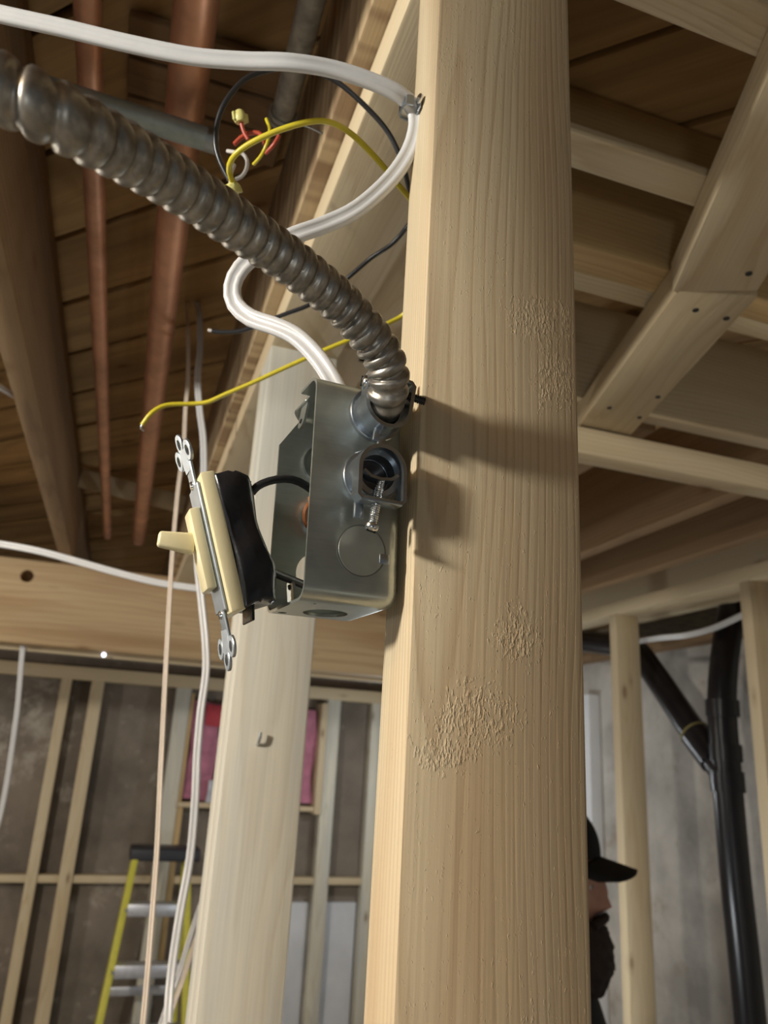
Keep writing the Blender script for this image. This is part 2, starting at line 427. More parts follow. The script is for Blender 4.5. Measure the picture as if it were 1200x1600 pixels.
PATHS = {
    'conduit': [(0.0974, 0.3233, 2.0089), (0.097, 0.3124, 2.0091), (0.0964, 0.3049, 2.0122), (0.095, 0.3006, 2.0164), (0.0919, 0.2968, 2.0207), (0.0863, 0.2927, 2.0254), (0.078, 0.2873, 2.0295), (0.0679, 0.2823, 2.0344), (0.0577, 0.277, 2.037), (0.0475, 0.271, 2.0382), (0.0375, 0.2651, 2.0392), (0.0286, 0.2592, 2.0389), (0.0212, 0.254, 2.0384), (0.0001, 0.2367, 2.0347), (-0.0169, 0.2207, 2.0294), (-0.0357, 0.2012, 2.0203), (-0.0438, 0.1961, 2.0186), (-0.0514, 0.1949, 2.0195), (-0.0608, 0.1949, 2.0218), (-0.08994038044633934, 0.1949, 2.0289300930879337), (-0.12879422104145846, 0.1949, 2.042436883871846), (-0.1967884420829169, 0.1949, 2.0850737677436917), (-0.27449612327315515, 0.1949, 2.174087349311516), (-0.33277688416583384, 0.1949, 2.308347535487384), (-0.35220380446339333, 0.1949, 2.4231009308793396)],
    'cable_main': [(-0.75, 0.5, 2.36), (-0.5, 0.47, 2.32), (-0.28, 0.43, 2.285), (-0.1453, 0.3975, 2.249), (-0.1234, 0.3921, 2.2443), (-0.0874, 0.3825, 2.2386), (-0.0513, 0.3731, 2.2323), (-0.0154, 0.3632, 2.2273), (0.0128, 0.3544, 2.2265), (0.0373, 0.3463, 2.2272), (0.0629, 0.343, 2.2291), (0.0861, 0.3415, 2.2278), (0.1044, 0.342, 2.2254), (0.1147, 0.3462, 2.2227), (0.1177, 0.3475, 2.2128), (0.1155, 0.3515, 2.1964), (0.1053, 0.3536, 2.1737), (0.088, 0.3562, 2.1497), (0.0712, 0.3604, 2.1366), (0.0543, 0.3638, 2.1262), (0.0386, 0.372, 2.117), (0.0288, 0.3784, 2.1074), (0.0256, 0.3829, 2.0969), (0.0286, 0.3824, 2.0857), (0.0375, 0.3781, 2.0769), (0.0485, 0.371, 2.0712), (0.0602, 0.3641, 2.064), (0.0706, 0.359, 2.0529), (0.079, 0.3551, 2.0403), (0.087, 0.3538, 2.0265)],
    'yellow': [(0.0212, 0.427, 2.1996), (0.0163, 0.4169, 2.2014), (0.0166, 0.4056, 2.2019), (0.0235, 0.3964, 2.2063), (0.0387, 0.3842, 2.2118), (0.0565, 0.3762, 2.2185), (0.0702, 0.3757, 2.2232), (0.0863, 0.3812, 2.2245), (0.1072, 0.3921, 2.2211), (0.1228, 0.4001, 2.2154), (0.1438, 0.4162, 2.2132), (0.1637, 0.444, 2.2097), (0.1761, 0.4852, 2.2066), (0.1789, 0.5287, 2.2057), (0.1629, 0.5378, 2.1939), (0.144, 0.5472, 2.1841), (0.1156, 0.5612, 2.1696), (0.0874, 0.5755, 2.154), (0.0639, 0.5874, 2.1408), (0.045, 0.5968, 2.131), (0.0332, 0.6027, 2.1246), (0.0208, 0.6075, 2.1224), (0.0007, 0.6098, 2.118), (-0.0098, 0.6107, 2.1092), (-0.0158, 0.6159, 2.0993)],
    'yellow_tip': [(-0.0158, 0.6159, 2.0993), (-0.0164, 0.617, 2.0967), (-0.0137, 0.6187, 2.0956)],
    'black': [(0.0173, 0.4268, 2.2037), (0.0106, 0.4257, 2.2134), (0.0056, 0.4234, 2.2251), (0.0046, 0.419, 2.2391), (0.0078, 0.4136, 2.2522), (0.0166, 0.4104, 2.2697), (0.028, 0.4087, 2.2802), (0.0442, 0.4064, 2.2879), (0.0613, 0.4052, 2.2914), (0.0798, 0.4059, 2.2883), (0.0997, 0.4083, 2.2787), (0.1181, 0.4119, 2.2666), (0.1316, 0.4181, 2.2517), (0.1457, 0.438, 2.2446), (0.1557, 0.4575, 2.2427), (0.1571, 0.4784, 2.2449), (0.1506, 0.4936, 2.2387), (0.1399, 0.5095, 2.2344), (0.126, 0.5238, 2.2216), (0.114, 0.5365, 2.2116), (0.0982, 0.5455, 2.2001), (0.0794, 0.5544, 2.1914), (0.0608, 0.5636, 2.1817), (0.0465, 0.5699, 2.1768), (0.0341, 0.5743, 2.1756), (0.027, 0.5763, 2.1761)],
    'black_tip': [(0.027, 0.5763, 2.1761), (0.0239, 0.5772, 2.1765)],
    'red': [(0.0192, 0.4699, 2.2705), (0.0229, 0.4671, 2.2752), (0.0286, 0.464, 2.2791), (0.0348, 0.4619, 2.2795), (0.0389, 0.4617, 2.2761), (0.0404, 0.467, 2.2755)],
    'red2': [(0.0281, 0.4614, 2.2708), (0.0248, 0.4611, 2.2751), (0.0222, 0.4601, 2.2803), (0.0213, 0.4594, 2.2833)],
    'red3': [(0.051, 0.4739, 2.2938), (0.0483, 0.477, 2.2872), (0.0438, 0.485, 2.2841)],
    'white_a': [(0.0152, 0.4643, 2.2583), (0.0202, 0.4543, 2.2503), (0.025, 0.453, 2.2498), (0.0287, 0.4532, 2.2456), (0.0295, 0.4593, 2.2432), (0.0271, 0.4662, 2.2414), (0.0234, 0.468, 2.2394)],
    'white_b': [(0.0193, 0.4279, 2.1986), (0.0185, 0.4351, 2.2109), (0.0189, 0.4419, 2.223), (0.0203, 0.4486, 2.2344)],
    'yellow_b': [(0.0393, 0.4654, 2.2974), (0.0421, 0.4624, 2.2874), (0.0424, 0.4605, 2.2763), (0.0409, 0.4634, 2.269), (0.0387, 0.4706, 2.2663), (0.0353, 0.4777, 2.2647)],
    'bare': [(0.063, 0.4502, 2.2874), (0.0715, 0.4483, 2.2848), (0.0791, 0.4469, 2.2816)],
    'nut_up': [(0.0215, 0.4598, 2.282), (0.0188, 0.4577, 2.2908)],
    'nut_dn': [(0.0194, 0.4272, 2.2007), (0.0228, 0.4282, 2.1944)],
    'wire_up': [(0.0446, 0.346, 1.9656), (0.0469, 0.3452, 1.9689), (0.0521, 0.3456, 1.9726), (0.0598, 0.3466, 1.9755), (0.0675, 0.3485, 1.9758), (0.0755, 0.3512, 1.973), (0.0856, 0.3571, 1.969)],
    'wire_lo': [(0.0509, 0.3447, 1.9306), (0.0552, 0.3468, 1.9301), (0.064, 0.3521, 1.9289), (0.0747, 0.3579, 1.9277), (0.0863, 0.3657, 1.9264)],
    'thick': [(0.0232, 1.2648, 2.6244), (0.0321, 1.2431, 2.582), (0.0409, 1.2024, 2.4981), (0.0431, 1.1717, 2.4232), (0.0526, 1.1565, 2.3611), (0.0643, 1.1397, 2.3015), (0.0722, 1.1197, 2.2223), (0.0738, 1.1105, 2.1499), (0.0776, 1.1038, 2.1007), (0.0894, 1.0967, 2.0449), (0.1007, 1.0892, 1.9909), (0.1061, 1.0802, 1.947), (0.1052, 1.0756, 1.896), (0.1071, 1.072, 1.8392), (0.1112, 1.067, 1.7847), (0.1136, 1.067, 1.7169), (0.1086, 1.0567, 1.6538), (0.106, 1.0442, 1.5951), (0.107, 1.0267, 1.548), (0.1111, 1.0113, 1.4914), (0.112, 1.0, 1.0), (0.1, 1.0, 0.5), (0.09, 1.0, 0.04)],
    'thin': [(0.0085, 1.2713, 2.619), (0.0185, 1.2309, 2.5331), (0.0287, 1.1956, 2.4315), (0.0318, 1.1828, 2.3682), (0.0369, 1.162, 2.2941), (0.0375, 1.1446, 2.2142), (0.0417, 1.1305, 2.121), (0.0471, 1.1216, 2.0441), (0.0548, 1.1084, 1.9448), (0.0619, 1.1013, 1.8607), (0.0657, 1.0942, 1.8126), (0.0724, 1.0758, 1.7299), (0.0762, 1.056, 1.654), (0.0787, 1.0343, 1.5852), (0.0805, 1.0204, 1.5262), (0.0829, 1.0129, 1.4808), (0.075, 1.0, 1.0), (0.06, 1.0, 0.5), (0.05, 1.0, 0.04)],
    'pair_a': [(0.2372, 1.6529, 1.6275), (0.2117, 1.6155, 1.5989), (0.1935, 1.5806, 1.5564), (0.1792, 1.5567, 1.5097), (0.1692, 1.5388, 1.4741), (0.155, 1.5252, 1.4298), (0.1432, 1.5099, 1.388), (0.1376, 1.5143, 1.3148), (0.13, 1.5, 0.8), (0.12, 1.5, 0.04)],
    'pair_b': [(0.255, 1.7075, 1.6119), (0.2298, 1.6704, 1.5825), (0.2108, 1.6362, 1.5384), (0.1959, 1.6132, 1.4898), (0.1844, 1.5963, 1.4527), (0.1698, 1.5838, 1.4055), (0.1575, 1.5693, 1.3618), (0.1523, 1.5717, 1.2939), (0.14, 1.58, 0.8), (0.14, 1.58, 0.04)],
    'cross': [(-1.8, 1.3, 2.33), (-1.2, 1.3, 2.29), (-0.7, 1.3, 2.24), (-0.2825, 1.3677, 2.1512), (-0.222, 1.3498, 2.1467), (-0.1609, 1.3327, 2.1392), (-0.0991, 1.3171, 2.1268), (-0.0372, 1.3017, 2.1134), (0.0245, 1.2858, 2.102), (0.0752, 1.2712, 2.0969), (0.1204, 1.2575, 2.0946), (0.1699, 1.2407, 2.0975), (0.2321, 1.269, 2.118)],
    'left_hang': [(-0.3171, 2.7099, 2.1277), (-0.3119, 2.7186, 2.0641), (-0.3009, 2.7327, 1.9462), (-0.2957, 2.7481, 1.83), (-0.2924, 2.7634, 1.7155), (-0.2943, 2.7768, 1.6122), (-0.3057, 2.7938, 1.474), (-0.32, 2.81, 1.1), (-0.33, 2.81, 0.6), (-0.33, 2.8, 0.05)],
    'left_bit': [(-1.0, 1.15, 2.47), (-0.6, 1.22, 2.46), (-0.3052, 1.2207, 2.3802), (-0.2793, 1.2733, 2.3957), (-0.2572, 1.3193, 2.4021), (-0.2435, 1.3519, 2.4066)],
    'right_arc': [(1.7, 2.3272, 2.2902), (1.695, 2.1619, 2.2855), (1.69, 2.029, 2.2769), (1.68, 1.9009, 2.2794), (1.675, 1.7875, 2.2957), (1.675, 1.6872, 2.3173), (1.68, 1.5987, 2.3406), (1.68, 1.2, 2.37)],
    'abs_main': [(1.8034, 2.0, 1.2059), (1.7914, 2.0, 1.5565), (1.7883, 2.0, 1.8497), (1.7923, 2.0, 2.0882), (1.8388, 2.0, 2.305), (1.8823, 2.0, 2.4265)],
    'abs_arm': [(1.785, 2.0006, 1.8588), (1.785, 2.1273, 1.9824), (1.785, 2.3216, 2.1932), (1.785, 2.4261, 2.284), (1.785, 2.6293, 2.3314), (1.785, 2.8138, 2.3663)],
}


# ------------------------------------------------------------------ the setting
JB, JT = 2.39, 2.61            # underside and top of the floor joists
def slab(name, x, y, z, mat):
    bm = box_bm(x[1] - x[0], y[1] - y[0], z[1] - z[0])
    o = link(name, bm, mat)
    o.location = (sum(x) / 2, sum(y) / 2, sum(z) / 2)
    return struct(o)
slab('floor', (-4.2, 4.2), (-3.2, 4.4), (-0.1, 0.0), FLOORM)
slab('wall_back', (-4.2, 4.2), (4.09, 4.35), (0.0, 2.30), CONC)
slab('wall_right', (2.10, 2.35), (-3.2, 4.09), (0.0, 2.33), PAINT)
slab('ceiling_deck', (-4.2, 4.2), (-3.2, 4.4), (2.70, 2.75), SUB)

ceil = struct(empty('ceiling', (0, 0, 2.61)))
rng = random.Random(3)
W = 0.142
c45 = math.sqrt(0.5)
n_pl = 0
for k in range(-14, 42):
    # boards lie at 45 degrees: along (1,-1), stepping along (1,1)
    off = -0.1 + k * W
    cx, cy = off * c45, off * c45
    # clip to the deck x in [-1.7, 2.3], y in [-0.9, 4.3]
    t0 = max((-1.7 - cx) / c45, (cy - 4.3) / c45); t1 = min((2.3 - cx) / c45, (cy + 0.9) / c45)
    if t1 - t0 < 0.15: continue
    dz = rng.uniform(0, 0.004)
    board('plank', (cx + t0 * c45, cy - t0 * c45, 2.622 + dz), (cx + t1 * c45, cy - t1 * c45, 2.622 + dz), W - 0.010, 0.022, (1, 1, 0), SUB, ceil, 0.002)

# ------------------------------------------------------------------ floor joists and framing
J = 'floor joists over the basement'
tag(span('floor_joist', (-0.244, -0.206), (-0.8, 4.09), (JB, JT), 'Y', OLD), 'old brown joist left of the copper pipes', 'joist')
tag(span('floor_joist', (-0.65, -0.612), (-0.8, 4.09), (JB, JT), 'Y', OLD), 'old joist at the far left edge', 'joist')
tag(span('floor_joist', (0.102, 0.176), (-0.8, 4.09), (JB, JT), 'Y', OLDMARK), 'thick old joist with pale cross marks above the stud wall', 'joist')
tag(span('floor_joist', (0.25, 2.05), (0.317, 0.355), (JB, JT), 'X', PINE), 'pale crosswise joist at the upper right corner', 'joist')
tag(span('furring_strip', (0.25, 1.6), (0.472, 0.511), (JB, JB + 0.012), 'X', PINE), 'pale dimpled furring strip crossing below the dark joist bay', 'strip')
tag(span('floor_joist', (0.25, 2.05), (0.606, 0.648), (JB, JT), 'X', ORANGE), 'crosswise joist with orange underside at right', 'joist')
tag(span('floor_joist', (0.25, 2.05), (0.649, 0.684), (JB + 0.004, JT), 'X', PINE), 'pale joist sistered behind the orange crosswise joist', 'joist')
tag(span('header_board', (0.25, 2.05), (0.915, 0.953), (JB, JT - 0.05), 'X', PINE), 'crosswise header board just above the bulkhead rail', 'board')
tag(span('bulkhead_rail', (0.25, 2.05), (0.925, 0.963), (2.302, 2.347), 'X', PINE), 'pale bulkhead rail crossing under the right header', 'rail')
for x0, lab in ((0.735, 'old joist just right of the main stud'), (1.09, 'old joist over the right room, nearer of the two'), (1.34, 'old joist over the right room beside the far plate')):
    tag(span('floor_joist', (x0, x0 + 0.042), (0.97, 4.09), (JB, JT), 'Y', OLD), lab, 'joist')
tag(span('floor_joist', (1.80, 1.84), (0.97, 4.09), (JB, JT), 'Y', PINE), 'pale joist above the black drain pipe', 'joist')

def nails(o, pts):
    for p in pts:
        bm = bmesh.new()
        bmesh.ops.create_cone(bm, cap_ends=True, segments=10, radius1=0.0035, radius2=0.0035, depth=0.0016)
        n = link('nail', bm, DARKSCREW)
        n.parent = o
        n.matrix_local = o.matrix_world.inverted() @ Matrix.Translation(Vector(p))
b = tag(board('flat_brace', (0.505 + 0.045, 0.572, 2.369), (0.655, 0.950, 2.369), 0.089, 0.038, (1, -0.28, 0), PINE), 'pale flat two by four running from header to bulkhead rail', 'lumber')
nails(b, [(0.5496, 0.6076, 2.3495), (0.5921, 0.6075, 2.3495), (0.6084, 0.8589, 2.3495), (0.6481, 0.8016, 2.3495), (0.666, 0.8674, 2.3495)])
b = tag(board('flat_brace', (0.312, 0.06, 2.369), (0.545, 0.572, 2.369), 0.089, 0.038, (1, -0.46, 0), PINE), 'angled flat two by four reaching the upper right edge', 'lumber')
nails(b, [(0.5532, 0.5319, 2.3495)])

# stud wall in front
main = tag(span('wall_stud', (0.118, 0.207), (0.319, 0.357), (0.0, 2.35), 'Z', STUDM, None, 0.0022), 'large pale pine stud in front carrying the metal box', 'stud')
s2 = tag(span('wall_stud', (0.118, 0.207), (0.885, 0.923), (0.0, 2.35), 'Z', PALE), 'grey-streaked pine stud behind the switch and box', 'stud')
tag(span('wall_stud', (0.118, 0.207), (0.924, 0.962), (0.0, 2.35), 'Z', PALE), 'second pine stud doubled against the back of the grey-streaked stud', 'stud')
tag(span('top_plate', (0.118, 0.207), (-0.6, 2.63), (2.35, 2.388), 'Y', PINE), 'pale top plate running over both wall studs', 'lumber')
tag(span('nailer_board', (0.222, 0.311), (0.62, 1.4), (JB, JB + 0.038), 'Y', PINE), 'pale nailer board beside the top plate, right of it', 'lumber')

# main beam
beam = span('support_beam', (-3.0, 1.35), (2.63, 2.72), (2.125, JB), 'X', BEAMW, None, 0.004)
cut(beam, [axis_cyl((-0.336, 2.63, 2.336), (0, 1, 0), 0.020, 0.14)])
tag(beam, 'big tan wooden support beam at left with a drilled hole', 'beam')
tag(span('beam_lip', (-3.0, 1.35), (2.722, 2.745), (2.112, 2.140), 'X', PINE), 'thin pale strip along the lower back of the beam', 'strip')

# bridging slat between joists
tag(board('bridging_slat', (-0.204, 2.28, 2.577), (0.100, 2.28, 2.542), 0.055, 0.02, (0, -0.4, 1), PINE), 'pale slanted bridging slat behind the copper pipes', 'slat')
tag(board('ceiling_patch_board', (-0.10, 0.715, 2.600), (0.09, 0.715, 2.600), 0.052, 0.012, (0, 1, 0), OLD), 'short narrow patch board above the junction wires, nearest', 'board')
tag(board('ceiling_patch_board', (-0.10, 0.772, 2.600), (0.09, 0.772, 2.600), 0.052, 0.012, (0, 1, 0), OLD), 'short narrow patch board above the junction wires, middle', 'board')
tag(board('ceiling_patch_board', (-0.10, 0.829, 2.600), (0.09, 0.829, 2.600), 0.052, 0.012, (0, 1, 0), OLD), 'short narrow patch board above the junction wires, farthest', 'board')

# far wall framing
BW = (3.99, 4.06)
tag(span('wall_plate', (-2.6, 2.0), (3.985, 4.075), (2.122, 2.182), 'X', PINE), 'long top plate of the strapped concrete wall', 'lumber')
for i, (x0, x1, lab, m) in enumerate((
        (-0.272, -0.226, 'narrow wall strap on the concrete, first from the left', PINE),
        (-0.136, -0.078, 'wall strap on the concrete, second from the left', PINE),
        (0.262, 0.335, 'wide strap left of the pink window opening', PALE),
        (1.035, 1.105, 'strap right of the pink window opening', PALE),
        (1.28, 1.335, 'rightmost strap in the gap between the two studs', PALE),
        (-0.70, -0.65, 'wall strap at the extreme left of the concrete', PINE))):
    tag(span('wall_strap', (x0, x1), (3.99, 4.06), (0.0, 2.122), 'Z', m), lab, 'strap')
xs = [(-2.6, -0.70), (-0.65, -0.272), (-0.226, -0.136), (-0.078, 0.262), (0.335, 1.035), (1.105, 1.28)]
labs = ['extreme left', 'left of the first strap', 'between the first two straps', 'left of the ladder', 'behind the ladder', 'between the studs at right']
for (a, c), lab in zip(xs, labs):
    tag(span('wall_nogging', (a, c), (4.00, 4.06), (1.238, 1.270), 'X', PINE), 'thin horizontal nogging on concrete, ' + lab, 'nogging')

win = struct(empty('window_1', (0.66, 4.03, 1.575)))
span('window_sill', (0.335, 1.035), (3.98, 4.09), (1.572, 1.595), 'X', PINE, win)
span('window_jamb', (0.336, 0.352), (3.985, 4.09), (1.595, 2.10), 'Z', ORANGE, win)
span('window_jamb', (1.000, 1.034), (3.97, 4.09), (1.56, 2.10), 'Z', PINE, win)
span('window_cripple', (0.337, 0.365), (3.995, 4.06), (0.9, 1.57), 'Z', ORANGE, win)
def lumpy(name, sx, sy, sz, mat, seed, amp):
    bm = box_bm(sx, sy, sz)
    bmesh.ops.subdivide_edges(bm, edges=bm.edges[:], cuts=9, use_grid_fill=True)
    r = random.Random(seed)
    ph = [r.uniform(0, 6) for _ in range(6)]
    for v in bm.verts:
        c = v.co
        v.co.y += amp * (math.sin(c.x * 23 + ph[0]) * math.sin(c.z * 17 + ph[1]) + 0.5 * math.sin(c.x * 51 + ph[2] + c.z * 37))
        v.co.x += amp * 0.7 * math.sin(c.z * 21 + ph[3]); v.co.z += amp * 0.5 * math.sin(c.x * 27 + ph[4])
    return link(name, bm, mat)
o = lumpy('insulation_batt', 0.135, 0.05, 0.46, PINK, 1, 0.010); o.location = (0.425, 4.045, 1.835)
tag(o, 'narrow pink insulation strip at the left of the window opening', 'insulation')
o = lumpy('insulation_batt', 0.48, 0.05, 0.455, PINK, 2, 0.010); o.location = (0.755, 4.055, 1.84)
tag(o, 'wide pink insulation filling the window opening', 'insulation')
o = lumpy('red_bag', 0.10, 0.02, 0.10, REDM, 3, 0.005); o.location = (0.47, 3.995, 2.00)
tag(o, 'bright red plastic scrap in the window opening', 'plastic')
o = lumpy('plastic_film', 0.13, 0.02, 0.10, FILM, 4, 0.006); o.location = (0.53, 3.99, 1.65)
tag(o, 'crumpled grey plastic film on the window sill', 'plastic')
for x0, x1, lab in ((1.108, 1.277, 'white foam panel between the two right straps'), (0.85, 1.032, 'white foam panel left of the right strap pair')):
    o = link('foam_panel', box_bm(x1 - x0, 0.025, 1.15, 0.003), plain('foam_white', (0.62, 0.63, 0.66), 0.8, 0, 0.08, 6))
    o.location = ((x0 + x1) / 2, 4.075, 0.575); tag(o, lab, 'panel')

# right room: plate, studs
tag(span('top_plate', (1.53, 1.62), (0.97, 4.09), (2.35, 2.39), 'Y', PINE), 'top plate of the partition in the right room', 'lumber')
tag(span('wall_stud', (1.53, 1.62), (2.168, 2.206), (0.0, 2.35), 'Z', PINE), 'pale partition stud beside the bearded man', 'stud')
tag(span('wall_stud', (1.53, 1.62), (1.575, 1.613), (0.0, 2.35), 'Z', PINE), 'partition stud at the right edge of the picture', 'stud')
tag(span('wall_batten', (2.04, 2.098), (3.12, 3.21), (0.0, 2.18), 'Z', plain('white_paint', (0.75, 0.76, 0.78), 0.6, 0, 0.04, 8)), 'white batten on the painted wall behind the man', 'batten')
tag(span('sill_beam', (2.02, 2.34), (-0.8, 4.09), (2.33, 2.37), 'Y', OLD), 'old sill board on top of the painted wall', 'board')

# ------------------------------------------------------------------ pipes
def pipe(name, p0, p1, r, mat, n=24):
    p0, p1 = Vector(p0), Vector(p1)
    bm = bmesh.new()
    L = (p1 - p0).length
    bmesh.ops.create_cone(bm, cap_ends=True, segments=n, radius1=r, radius2=r, depth=L)
    bmesh.ops.translate(bm, vec=(0, 0, L / 2), verts=bm.verts)
    o = link(name, bm, mat)
    o.matrix_world = Matrix.Translation(p0) @ frame(p1 - p0, (1, 0.2, 0.3)).to_4x4()
    return o
def band_on(parent, z, r, h, mat, name):
    bm = lathe_bm([(r * 0.9, -h / 2), (r, -h / 2), (r, h / 2), (r * 0.9, h / 2)], 24)
    o = link(name, bm, mat, parent, Matrix.Translation((0, 0, z)))
    return o
tag(pipe('copper_pipe', (-0.129, -0.8, 2.505), (-0.118, 2.625, 2.50), 0.013, COPPER), 'thin copper pipe, left one of the pair', 'pipe')
cp = tag(pipe('copper_pipe', (-0.035, -0.8, 2.505), (-0.018, 2.625, 2.50), 0.021, COPPER), 'thick copper pipe, right one of the pair', 'pipe')
emt = tag(pipe('steel_conduit', (-0.203, 0.672, 2.455), (0.010, 0.680, 2.455), 0.0122, EMT), 'blue-grey steel conduit crossing below the copper pipes', 'conduit')
band_on(emt, 0.208, 0.0128, 0.012, ZINC, 'end_bushing')
gc = tag(pipe('grey_conduit', (0.060, -0.5, 2.505), (0.073, 0.672, 2.50), 0.0125, GREYC), 'weathered grey conduit pipe at top centre', 'conduit')
for z in (1.162, 1.170):
    bm = bmesh.new()
    band_on(gc, z, 0.0150, 0.004, GREYC, 'end_ring')

# black drain pipe with branch
drain = empty('drain_pipe', PATHS['abs_main'][0])
def dp(name, bm, mat=ABS):
    o = link(name, bm, mat)
    o.parent = drain; o.matrix_local = Matrix.Translation(-Vector(PATHS['abs_main'][0]))
    return o
am = [Vector(p) for p in PATHS['abs_main']]
foot = Vector((am[0].x + 0.02, am[0].y, 0.0))
dp('stack', sweep(catmull([foot] + am, 0.04), circle(0.0435, 28)))
ab = [Vector(p) for p in PATHS['abs_arm']]
dp('branch', sweep(catmull(ab, 0.03), circle(0.0435, 28)))
def hub(a, bq, c, h, r):
    d = (bq - a).normalized(); p = a.lerp(bq, c)
    return sweep([p - d * h / 2, p - d * h * 0.45, p + d * h * 0.45, p + d * h / 2], circle(r, 28))
dp('hub', hub(am[2], am[3], 0.86, 0.05, 0.050))
dp('hub', hub(am[2], am[3], 0.30, 0.05, 0.049))
dp('hub', hub(am[1], am[2], 0.96, 0.06, 0.050))
dp('wye_hub', hub(ab[0], ab[1], 0.62, 0.11, 0.049))
dp('cement_line', hub(ab[0], ab[1], 0.98, 0.005, 0.0495), plain('cement_line_tan', (0.20, 0.16, 0.06), 0.6))
tag(drain, 'black plastic drain stack with slanted branch by painted wall', 'pipe')

# ------------------------------------------------------------------ metal switch box
BW_, BH, BD, TH = 0.054, 0.1085, 0.0475, 0.0014
box_mat = Matrix.Translation((0.0690, 0.3220, 1.9136)) @ Matrix.Rotation(math.radians(7.2), 4, 'Z') @ Matrix.Rotation(math.radians(-1.53), 4, 'Y')
sb = empty('switch_box', rot=box_mat)
tag(sb, 'open galvanised metal switch box screwed to the front stud', 'electrical box')
bm = box_bm(BD, BW_, BH, 0, 2, (BD / 2, BW_ / 2, BH / 2))
front = [f for f in bm.faces if f.calc_center_median().x < 1e-5]
bmesh.ops.delete(bm, geom=front, context='FACES')
edges = [e for e in bm.edges if not e.is_boundary]
bmesh.ops.bevel(bm, geom=edges, offset=0.0075, segments=6, profile=0.5, affect='EDGES')
bmesh.ops.recalc_face_normals(bm, faces=bm.faces)
shell = link('box_shell', bm, BOXM, sb)
md = shell.modifiers.new('s', 'SOLIDIFY'); md.thickness = TH; md.offset = -1
def cutter_local(p, d, r, h, n=32):
    o = axis_cyl((0, 0, 0), d, r, h, n); o.matrix_world = box_mat @ Matrix.Translation(Vector(p)) @ frame(d, (1, 0.3, 0.2)).to_4x4(); return o
def cutbox_local(size, m):
    o = link('cutter', box_bm(*size), None); o.matrix_world = box_mat @ m; return o
bpy.context.view_layer.update()
cut(shell, [
    cutter_local((0.0225, 0.031, 0.0), (0, 0, 1), 0.0108, 0.01),                 # open knockout in the bottom
    cutter_local((0.0045, 0.042, 0.0), (0, 0, 1), 0.0022, 0.01, 16),             # small holes in the bottom lip
    cutter_local((0.0085, 0.010, 0.0), (0, 0, 1), 0.0012, 0.01, 16),
    cutter_local((0.0245, BW_, 0.0235), (0, 1, 0), 0.0108, 0.01),                 # open knockout in the far side
    cutter_local((0.0045, 0.006, BH - 0.0072), (0.7, 0.3, 0.3), 0.0016, 0.008, 12),
    cutbox_local((0.020, 0.02, 0.020), Matrix.Translation((-0.004, BW_, BH - 0.006)) @ Matrix.Rotation(math.radians(33), 4, 'Y')),
    cutbox_local((0.012, 0.026, 0.02), Matrix.Translation((-0.001, 0.036, BH))),
])
# knockout disc on the near side
def disc(name, p, r, h, mat=BOXM, parent=sb, d=(0, -1, 0), bev=0.0003):
    bm = lathe_bm([(0, 0), (r, 0), (r, h - bev), (r - bev, h), (0, h)], 40)
    return link(name, bm, mat, parent, Matrix.Translation(Vector(p)) @ frame(d, (1, 0, 0)).to_4x4())
disc('knockout', (0.0265, 0.0002, 0.0250), 0.0118, 0.0006)
bm = lathe_bm([(0.0117, 0.0), (0.0123, 0.0), (0.0123, 0.00035), (0.0117, 0.00035), (0.0117, 0.0)], 48)
link('knockout_groove', bm, plain('groove_grey', (0.22, 0.23, 0.22), 0.4, 0.8), sb, Matrix.Translation((0.0265, 0.0, 0.0250)) @ frame((0, -1, 0), (1, 0, 0)).to_4x4())
bm = box_bm(0.0052, 0.0014, 0.0050, 0.0006, 2)
link('knockout_tie', bm, ZINC, sb, Matrix.Translation((0.0380, -0.0001, 0.0225)))
# knockouts seen on the inside of the far wall
bm = lathe_bm([(0.0092, 0.0), (0.0108, 0.0), (0.0108, 0.0022), (0.0092, 0.0022), (0.0092, 0.0)], 40)
lr = link('lock_ring', bm, SCREWM, sb, Matrix.Translation((0.0240, BW_ - TH, 0.0830)) @ frame((0, -1, 0), (1, 0, 0)).to_4x4())
lr2 = lr.copy(); COL.objects.link(lr2); lr2.parent = sb; lr2.matrix_local = Matrix.Translation((0.0250, BW_ - TH, 0.0535)) @ frame((0, -1, 0), (1, 0, 0)).to_4x4()
# device mounting ears
def ear(zc, sgn):
    bm = bmesh.new()
    pts = [(-0.0045, 0), (0.0045, 0)]
    for k in range(9):
        a = math.pi * k / 8
        pts.append((0.0045 * math.cos(a), -0.010 - 0.0045 * math.sin(a)))
    vs_ = [bm.verts.new((0, x, y * sgn)) for x, y in pts]
    bm.faces.new(vs_)
    r = bmesh.ops.extrude_face_region(bm, geom=bm.faces[:])
    bmesh.ops.translate(bm, vec=(0.0013, 0, 0), verts=[v for v in r['geom'] if isinstance(v, bmesh.types.BMVert)])
    o = link('mounting_ear', bm, BOXM, sb, Matrix.Translation((0.0062, 0.034, zc)) @ Matrix.Rotation(math.radians(8 * sgn), 4, 'Y'))
    cbm = lathe_bm([(0, 0), (0.0013, 0), (0.0013, 0.0004), (0, 0.0004)], 14)
    link('screw_hole', cbm, HOLE, o, Matrix.Translation((-0.0001, 0, -0.0105 * sgn)) @ frame((-1, 0, 0), (0, 1, 0)).to_4x4())
    return o
ear(BH - 0.0006, 1)
ear(0.0008, -1)
link('ear_bridge', box_bm(0.0075, 0.009, 0.0013, 0.0003, 1), BOXM, sb, Matrix.Translation((0.0085, 0.034, BH - 0.0008)))
bm = lathe_bm([(0, 0), (0.0055, 0), (0.0045, 0.012), (0.003, 0.018), (0, 0.019)], 20)
wn = link('wire_connector', bm, plain('orange_plastic', (0.55, 0.16, 0.02), 0.4))
